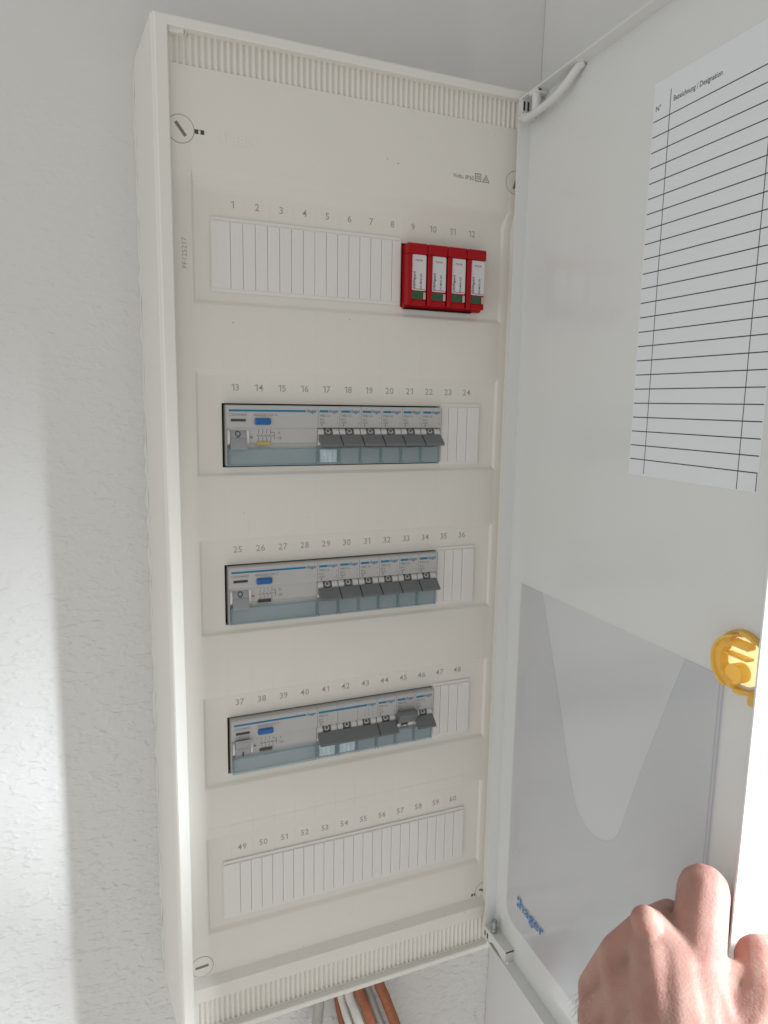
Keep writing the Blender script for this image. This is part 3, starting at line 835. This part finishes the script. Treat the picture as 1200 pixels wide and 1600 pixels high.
def zb(row): return ROWS[row] - DEV_B
r1 = rcd_root("wide residual current switch with yellow tag and lowered handle, under numbers 13 to 16", tagcol=M_YEL, window=M_OLIVEW)
r1.location = Vector((-105, 0, zb(1))) * S
r2 = rcd_root("wide residual current switch with black tag and lowered handle, under numbers 25 to 28")
r2.location = Vector((-105, 0, zb(2))) * S
r3 = rcd_root("wide residual current switch with its handle raised, under numbers 37 to 40", up=True)
r3.location = Vector((-105, 0, zb(3))) * S
ORD = ("first", "second", "third", "fourth", "fifth", "last")
m0 = mcb_root("first grey breaker right of the yellow-tagged residual current switch, under 17")
m0.location = Vector((-35, 0, zb(1))) * S
for row, first, nm in ((1, 17, "yellow-tagged switch"), (2, 29, "black-tagged switch with lowered handle")):
    for i in range(6):
        if row == 1 and i == 0: continue
        dup(m0, (-35 + 17.5 * i, 0, zb(row)), "%s grey breaker right of the %s, under %d" % (ORD[i], nm, first + i))
dup(m0, (17.5, 0, zb(3)), "single grey breaker with lowered handle just right of the three-pole breaker, under 44")
dup(m0, (52.5, 0, zb(3)), "single grey breaker with lowered handle just right of the raised one, under 46")
mu = mcb_root("single grey breaker, the only one with its dark handle raised, under 45", up=(True,))
mu.location = Vector((35, 0, zb(3))) * S
m3 = mcb_root("three-pole circuit breaker with one long dark handle across numbers 41 to 43", mods=3)
m3.location = Vector((-35, 0, zb(3))) * S

M_INSERT = mat("bright_glint_sheet", (0.93, 0.94, 0.95), 0.15, 0.6, bump=(90, 0.9, 0.004))  # crinkled sheet coloured bright white to give the glints on the clear covers
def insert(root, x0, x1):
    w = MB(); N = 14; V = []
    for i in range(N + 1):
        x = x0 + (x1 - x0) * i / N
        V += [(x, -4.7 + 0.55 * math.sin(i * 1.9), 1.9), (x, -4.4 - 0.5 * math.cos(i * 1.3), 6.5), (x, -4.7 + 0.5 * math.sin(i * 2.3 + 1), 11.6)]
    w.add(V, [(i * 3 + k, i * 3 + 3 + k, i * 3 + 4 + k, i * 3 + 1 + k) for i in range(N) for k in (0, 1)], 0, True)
    w.build("glint_insert", M_INSERT, root)
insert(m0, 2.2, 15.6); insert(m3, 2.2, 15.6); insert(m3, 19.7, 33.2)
# ------------------------------------------------------------------ red surge protector
SB = ROWS[0] - 60.6
sp = thing("surge_protector", "red four-module surge protector with white labels under numbers 9 to 12", "surge protector", (34.9, 0, SB))
HS = 46.4
w = MB()
w.prism([(8, -0.6), (-3.0, -1.2), (-5.0, -0.2), (-5.0, HS - 0.6), (8, HS)], 'x', 0.0, 69.0)
w.build("base", M_RED, sp)
w = MB(); w.box(1.5, 61, -4.5, 6, -1.9, -1.25); w.build("base_shadow_strip", M_BLACK, sp)  # black strip painted in as the shadow beneath the base
for k in range(4):
    o = 17.4 * k
    w = MB(); a = o + 0.18; b = o + 17.2
    x0 = -0.1 if k == 0 else a
    w.box(x0, b, -11.0, -5.02, 38.6, HS, 0, ch=0.6)                    # head bar
    w.box(x0, o + 4.2, -11.0, -5.02, 0.6, 38.5, 0, ch=0.5)             # left bar
    w.box(o + 4.22, b - 0.6, -10.2, -5.02, 0.4, 4.4, 0, ch=0.5)        # foot
    w.box(o + 4.22, b - 0.7, -9.4, -5.02, 4.4, 38.5, 0)
    mod = w.build("plug_in_module", M_RED, sp)
    w = MB(); lx0, lx1 = o + 4.5, o + 16.4
    ol = rrect(lx0, lx1, 11.6, 38.2, 0.9, 3)
    V, Fc = plate(ol, [], -9.75, -9.42, lambda x, z, y: (x, y, z)); w.add(V, Fc, 0)
    w.text("DEHNguard", 2.9, (lx0 + 2.9, -9.80, 13.2), ux=(0, 0, 1), uz=(-1, 0, 0), align='L', m=1, bold=0.05, width=12.2)
    w.text("DG MOD 275", 2.3, (lx0 + 8.4, -9.80, 13.2), ux=(0, 0, 1), uz=(-1, 0, 0), align='L', m=1, bold=0.04, width=11.2)
    w.box(lx0 + 1.0, lx1 - 0.8, -9.82, -9.78, 12.4, 12.8, 2)
    zz0 = [(0, 0), (1.2, .7), (2.2, -.6), (3.3, 0.9), (4.3, -.4), (5.4, .6), (6.4, -.3)]
    for (p, q), (p2, q2) in zip(zz0[:-1], zz0[1:]):
        w.add([(lx0 + 2.6 + p, -9.81, 33.6 + q), (lx0 + 2.6 + p2, -9.81, 33.6 + q2), (lx0 + 2.6 + p2, -9.81, 34.2 + q2), (lx0 + 2.6 + p, -9.81, 34.2 + q)], [(0, 1, 2, 3)], 2)
    w.build("label", [M_LABEL, M_INK, M_REDINK], mod)
    w = MB(); w.box(lx0, lx1 - 2.4, -9.6, -9.42, 5.2, 10.9, 0); w.build("status_window", M_GREENW, mod)
    w = MB(); w.box(lx1 - 2.2, lx1 - 0.2, -10.9, -9.42, 5.0, 10.4, 0, ch=0.4); w.build("release_tab", M_TAB, mod)

# ------------------------------------------------------------------ cables under the cabinet
def cable(name, pts, r, m, label):
    P = smooth3(pts); w = MB(); w.tube(P, r, 14); b = pts[0]
    tag(w.build(name, m, None, b), label, "cable", "cables entering the cabinet from below")
def smooth3(P, n=8):
    P = [Vector(p) for p in P]; out = [P[0]]
    for i in range(len(P) - 1):
        p0 = P[max(i - 1, 0)]; p1 = P[i]; p2 = P[i + 1]; p3 = P[min(i + 2, len(P) - 1)]
        for k in range(1, n + 1):
            t = k / n; out.append(0.5 * (2 * p1 + (p2 - p0) * t + (2 * p0 - 5 * p1 + 4 * p2 - p3) * t * t + (3 * p1 - p0 - 3 * p2 + p3) * t ** 3))
    return out
cable("cable", [(-10.5, 56, -397), (-11.5, 56, -440), (-13.5, 56, -475), (-19, 57, -560), (-24, 58, -700)], 5.2, M_CABG, "single grey cable hanging apart to the left of the bundle")
cable("cable", [(5, 58, -397), (6.5, 58, -450), (9, 58, -480), (20, 58, -540), (40, 58, -700)], 4.0, M_CABO, "leftmost orange cable of the bundle, mostly hidden behind the pale one")
cable("cable", [(2.6, 47, -397), (5.6, 47, -450), (10.6, 47, -475), (26, 48, -540), (46, 50, -700)], 3.6, M_CABW, "thin pale cable at the left edge of the bundle")
cable("cable", [(9.6, 43, -397), (12.6, 43, -450), (20.5, 43, -477), (36, 44, -540), (56, 46, -700)], 4.6, M_CABW, "pale grey cable in the middle of the bundle, left of the wide orange one")
cable("cable", [(19.0, 41, -397), (21.5, 41, -446), (31, 41, -476), (47, 42, -540), (70, 44, -700)], 5.0, M_CABO, "wide dusty orange cable in the middle of the bundle")
cable("cable", [(27.0, 50, -397), (31.0, 50, -446), (41, 50, -480), (58, 50, -540), (84, 50, -700)], 4.6, M_CABG, "dark grey cable between the two wide orange ones")
cable("cable", [(37.5, 40, -397), (42.5, 40, -446), (52, 40, -474), (70, 41, -535), (100, 43, -700)], 5.2, M_CABO, "rightmost orange cable of the bundle, bending away to the right")

# ------------------------------------------------------------------ the hand holding the door edge
CP = Vector((-201.5535, -525.7894, 111.1548))
HB = (60.0, -320.0, -175.0)
hand_joints = {}
def cap_pts(chain):
    out = []
    for (p, r), (q, s) in zip(chain[:-1], chain[1:]):
        p = Vector(p); q = Vector(q); n = max(2, int((q - p).length / 2.5))
        for i in range(n + 1):
            t = i / n; out.append((p.lerp(q, t), r + (s - r) * t))
    return out
#HD0
HAND = [[((30.75, -336.47, -175.68), 17),((57.68, -307.54, -157.62), 13.4),((80.3, -288.67, -131.76), 13.0),((106.91, -271.63, -159.15), 9.6),((117.75, -266.73, -181.06), 8.2)], [((21.99, -331.09, -179.1), 17),((47.56, -286.85, -145.34), 10.0),((81.36, -267.94, -162.94), 9.8),((99.8, -263.73, -182.7), 8.2),((104.03, -265.85, -197.71), 7.6)], [((20.14, -317.14, -192.51), 16.5),((38.95, -276.45, -164.38), 9.6),((70.18, -259.65, -181.43), 9.2),((88.36, -259.2, -197.99), 7.8),((92.8, -263.18, -210.43), 7.2)], [((16.56, -304.09, -202.56), 15.5),((33.67, -267.55, -190.41), 9.4),((56.95, -257.31, -201.2), 8.2),((73.05, -259.84, -214.61), 7.0),((78.92, -262.2, -226.84), 6.4)], [((45.85, -343.33, -178.13), 15),((76.02, -331.52, -161.98), 13.0),((94.68, -312.29, -157.22), 11.8),((142.55, -297.26, -181.76), 9.5)], [((30.75, -336.47, -175.68), 17),((21.99, -331.09, -179.1), 17),((20.14, -317.14, -192.51), 16.5),((16.56, -304.09, -202.56), 15.5)], [((57.68, -307.54, -157.62), 13.4),((47.56, -286.85, -145.34), 10.0),((38.95, -276.45, -164.38), 9.6),((33.67, -267.55, -190.41), 9.4)], [((-24.94, -364.38, -195.43), 23),((16.56, -304.09, -202.56), 15.5)], [((-24.94, -364.38, -195.43), 23),((20.14, -317.14, -192.51), 16.5)], [((-11.9, -369.92, -195.19), 23),((21.99, -331.09, -179.1), 17)], [((-11.9, -369.92, -195.19), 23),((30.75, -336.47, -175.68), 17)], [((-11.9, -369.92, -195.19), 23),((45.85, -343.33, -178.13), 15)], [((-24.94, -364.38, -195.43), 23),((-11.9, -369.92, -195.19), 23)], [((41.79, -289.53, -136.68), 7.4),((41.79, -289.53, -136.68), 7.4)], [((57.68, -307.54, -157.62), 13.4),((45.85, -343.33, -178.13), 15)], [((69.32, -310.91, -161.15), 11),((82.23, -320.9, -161.59), 10.5)], [((69.32, -310.91, -161.15), 11),((58.48, -329.82, -170.34), 14),((76.02, -331.52, -161.98), 13.0)], [((58.48, -329.82, -170.34), 14),((30.75, -336.47, -175.68), 17)], [((58.48, -329.82, -170.34), 14),((45.85, -343.33, -178.13), 15)], [((51.19, -300.71, -153.13), 12.5),((25.44, -335.15, -174.82), 17.5)], [((47.56, -286.85, -145.34), 10.0),((51.19, -300.71, -153.13), 12.5),((57.68, -307.54, -157.62), 13.4)], [((48.23, -317.84, -165.08), 13),((38.81, -302.79, -159.36), 13),((32.58, -291.07, -175.88), 13),((27.86, -280.61, -195.77), 13)], [((40.15, -326.52, -170.49), 13.5),((31.14, -316.07, -169.5), 13.5),((26.94, -303.27, -184.32), 13.5),((22.73, -291.57, -199.42), 13.5)], [((44.19, -322.2, -167.9), 14),((60.72, -337.43, -170.59), 13)]]
HAIRS = [((-5.36, -299.91, -160.95), (-6.41, -300.34, -160.97), (-9.84, -299.66, -164.34)), ((-7.98, -302.7, -150.97), (-8.61, -303.43, -151.68), (-10.02, -303.19, -152.52)), ((1.53, -298.87, -171.42), (0.56, -299.34, -171.44), (-0.17, -299.7, -174.17)), ((-7.34, -302.26, -147.3), (-8.25, -302.98, -148.7), (-9.2, -303.15, -150.82)), ((3.69, -292.52, -176.52), (3.18, -293.19, -176.61), (-0.4, -292.18, -178.39)), ((-5.31, -310.62, -149.18), (-6.63, -311.03, -149.72), (-8.43, -310.82, -151.77)), ((5.39, -293.82, -178.28), (4.75, -294.7, -179.95), (3.39, -294.34, -179.96)), ((-0.37, -304.6, -167.55), (-1.25, -305.15, -167.79), (-1.78, -305.54, -170.16)), ((4.46, -288.46, -163.9), (2.12, -288.58, -165.32), (1.44, -288.56, -165.63)), ((-17.94, -315.59, -146.94), (-18.97, -316.01, -146.87), (-19.65, -316.26, -148.77)), ((10.03, -293.52, -182.0), (8.24, -293.64, -182.07), (7.74, -293.86, -183.34)), ((-15.96, -311.29, -144.21), (-18.22, -311.42, -145.53), (-19.19, -311.59, -147.66)), ((-0.69, -304.42, -155.07), (-1.75, -305.0, -155.99), (-3.11, -304.95, -157.84)), ((4.42, -299.71, -163.84), (2.49, -299.84, -164.3), (3.55, -300.86, -166.4)), ((-2.39, -300.37, -150.2), (-4.78, -300.4, -151.21), (-4.48, -300.81, -151.57)), ((-7.35, -307.97, -151.42), (-8.28, -308.64, -152.55), (-11.61, -307.47, -152.74)), ((-4.85, -306.78, -163.84), (-5.98, -307.25, -164.26), (-7.93, -306.89, -165.78)), ((-9.37, -306.61, -154.6), (-10.1, -307.17, -154.53), (-11.72, -307.21, -157.58)), ((-12.85, -309.05, -143.49), (-14.8, -309.2, -144.12), (-14.63, -309.62, -144.86)), ((-8.19, -304.08, -151.78), (-8.75, -304.75, -151.96), (-11.39, -304.28, -154.6)), ((-10.39, -315.07, -143.73), (-11.62, -315.45, -143.93), (-11.87, -316.05, -146.84)), ((-4.8, -297.93, -157.19), (-5.48, -298.6, -157.7), (-8.79, -297.65, -159.19)), ((-4.06, -306.43, -149.87), (-5.57, -306.76, -150.48), (-5.08, -307.35, -151.41)), ((0.72, -289.86, -181.05), (-0.85, -290.34, -182.68), (-0.29, -290.84, -182.88)), ((-2.58, -305.08, -163.55), (-4.37, -305.28, -164.04), (-6.16, -304.88, -164.9)), ((-14.81, -315.47, -138.51), (-15.32, -316.3, -139.5), (-15.88, -316.66, -141.72)), ((4.54, -299.07, -165.98), (2.46, -299.14, -166.44), (2.48, -299.73, -168.57)), ((-10.05, -308.66, -159.66), (-11.92, -308.97, -160.99), (-12.73, -309.13, -162.73)), ((1.01, -293.75, -161.1), (-1.11, -293.96, -162.45), (-0.09, -294.95, -164.47)), ((7.06, -294.04, -158.79), (4.69, -293.98, -159.24), (3.46, -294.05, -161.5)), ((-17.5, -316.45, -140.4), (-19.65, -316.43, -140.5), (-21.24, -316.16, -141.65)), ((-0.75, -306.53, -163.29), (-2.49, -306.74, -163.72), (-3.94, -306.73, -166.1)), ((-8.22, -308.15, -148.76), (-10.33, -308.27, -149.61), (-9.99, -308.84, -150.84)), ((-6.6, -298.22, -154.16), (-7.34, -298.88, -154.73), (-8.11, -299.14, -156.96)), ((-0.98, -297.62, -160.83), (-2.54, -298.03, -161.97), (-3.76, -297.85, -162.71)), ((-6.72, -306.3, -157.93), (-8.25, -306.76, -159.31), (-7.7, -307.33, -159.99)), ((-2.36, -307.03, -160.89), (-4.53, -307.19, -162.18), (-4.42, -307.81, -164.28)), ((-0.92, -303.63, -161.86), (-3.13, -303.72, -162.79), (-5.35, -303.11, -163.44)), ((-11.61, -314.14, -135.91), (-12.14, -314.82, -136.09), (-15.85, -313.96, -139.09)), ((-1.44, -294.08, -174.16), (-1.83, -294.95, -175.08), (-2.91, -294.77, -175.47)), ((-11.87, -315.13, -144.36), (-12.71, -315.88, -145.75), (-15.92, -314.82, -146.26)), ((-12.31, -313.23, -152.35), (-14.14, -313.48, -153.24), (-13.93, -313.98, -154.38)), ((-8.27, -304.98, -152.28), (-10.47, -305.04, -153.05), (-9.11, -306.08, -154.45)), ((3.62, -296.96, -158.43), (2.62, -297.55, -159.27), (0.87, -297.38, -161.38)), ((4.96, -297.78, -157.94), (4.48, -298.6, -158.77), (2.03, -298.16, -161.09)), ((-6.06, -299.41, -155.21), (-7.78, -299.61, -155.54), (-8.02, -300.29, -158.86)), ((0.86, -293.98, -172.03), (-0.31, -294.43, -172.43), (-2.86, -293.72, -173.36)), ((-8.52, -306.93, -150.18), (-10.24, -307.28, -151.39), (-12.44, -306.97, -153.84)), ((2.38, -294.98, -169.34), (1.7, -295.72, -170.24), (-0.4, -295.42, -172.5)), ((9.38, -292.73, -169.44), (7.93, -293.05, -169.8), (5.59, -292.76, -172.68)), ((-9.89, -312.39, -156.71), (-11.84, -312.49, -157.01), (-13.59, -312.39, -159.55)), ((6.7, -296.67, -176.05), (4.9, -296.9, -176.72), (4.93, -297.26, -177.5)), ((-12.7, -306.67, -158.31), (-13.87, -307.22, -159.32), (-17.03, -306.25, -160.31)), ((-3.78, -301.08, -159.22), (-4.16, -301.89, -159.79), (-6.2, -301.4, -160.72)), ((1.45, -292.89, -172.35), (1.01, -293.59, -172.44), (0.48, -293.94, -174.58)), ((1.46, -300.86, -167.17), (0.4, -301.5, -168.48), (-2.11, -300.96, -170.35)), ((-10.03, -316.15, -147.38), (-11.35, -316.54, -147.83), (-11.81, -316.94, -150.09)), ((-1.16, -299.57, -154.96), (-3.25, -299.81, -156.44), (-3.18, -300.07, -156.5)), ((4.65, -298.64, -156.92), (3.47, -299.17, -157.83), (2.54, -299.24, -159.36)), ((-1.71, -296.22, -157.55), (-2.53, -296.89, -158.43), (-3.44, -296.94, -159.72)), ((-17.94, -314.53, -140.15), (-19.21, -314.92, -140.43), (-19.48, -315.3, -142.06)), ((-0.4, -295.46, -163.62), (-2.12, -295.84, -165.04), (-4.52, -295.13, -165.6)), ((-3.53, -294.82, -156.74), (-5.55, -294.89, -157.03), (-6.53, -295.18, -159.95)), ((-10.66, -314.9, -149.82), (-12.17, -315.17, -150.01), (-13.11, -315.37, -152.28)), ((-18.7, -314.26, -137.46), (-19.42, -315.05, -138.76), (-19.61, -315.3, -139.43)), ((6.48, -291.49, -173.59), (5.51, -292.03, -174.06), (5.16, -292.45, -176.16)), ((2.0, -297.56, -169.69), (0.98, -298.13, -170.47), (-0.58, -297.96, -172.13)), ((-8.17, -302.43, -157.37), (-9.2, -302.98, -158.03), (-10.58, -303.11, -160.99)), ((1.93, -301.02, -153.8), (-0.39, -301.0, -154.37), (-1.67, -300.82, -155.24)), ((3.54, -295.23, -176.86), (2.61, -295.74, -177.01), (2.21, -296.23, -179.68)), ((-4.89, -310.1, -155.61), (-5.63, -310.9, -157.04), (-6.16, -311.02, -157.8)), ((-13.46, -316.71, -141.86), (-15.59, -316.72, -142.08), (-17.15, -316.61, -144.15)), ((0.29, -300.64, -162.19), (-1.49, -300.87, -162.92), (-1.38, -301.39, -164.42)), ((-11.67, -306.93, -159.82), (-13.27, -307.26, -160.6), (-13.85, -307.38, -161.5)), ((-17.92, -310.33, -140.32), (-19.28, -310.67, -140.54), (-21.42, -310.19, -141.86)), ((-14.91, -312.71, -138.49), (-16.89, -312.86, -139.2), (-18.92, -312.29, -139.67)), ((-16.06, -315.07, -140.83), (-17.55, -315.41, -141.35), (-20.27, -314.95, -144.26)), ((-15.31, -310.32, -138.92), (-16.36, -310.83, -139.38), (-19.12, -310.01, -140.19)), ((-3.56, -304.88, -151.48), (-3.98, -305.65, -151.89), (-7.06, -304.8, -153.35)), ((-11.83, -315.97, -146.01), (-12.81, -316.67, -147.44), (-13.97, -316.33, -147.08))]
#HD1
vols = []
for ch in HAND: vols += cap_pts(ch)
w = MB()
bm0 = bmesh.new(); bmesh.ops.create_icosphere(bm0, subdivisions=2, radius=1.0); bm0.verts.index_update()
SV = [v.co.copy() for v in bm0.verts]; SF = [[v.index for v in f.verts] for f in bm0.faces]; bm0.free()
for p, r in vols: w.add([p + v * r for v in SV], SF, 0, True)
me = bpy.data.meshes.new("hand_tmp"); me.from_pydata([((Vector(p) - Vector(HB)) * S)[:] for p in w.v], [], w.f)
tmp = bpy.data.objects.new("hand_tmp", me); COL.objects.link(tmp)
rm = tmp.modifiers.new("r", 'REMESH'); rm.mode = 'VOXEL'; rm.voxel_size = 0.0011
smo = tmp.modifiers.new("s", 'SMOOTH'); smo.factor = 0.5; smo.iterations = 16
dg = bpy.context.evaluated_depsgraph_get(); dg.update()
hm = bpy.data.meshes.new_from_object(tmp.evaluated_get(dg)); hm.name = "hand"
bpy.data.objects.remove(tmp)
hm.materials.clear(); hm.materials.append(M_SKIN)
for p in hm.polygons: p.use_smooth = True
hand = bpy.data.objects.new("hand", hm); COL.objects.link(hand); hand.location = Vector(HB) * S
tag(hand, "bare left hand gripping the free edge of the open door", "hand")
w = MB()
for a, b, c in HAIRS:
    w.tube([a, b, c], [0.06, 0.05, 0.02], 4)
hb = w.build("wrist_hair", M_HAIR, hand, HB, kind="stuff")
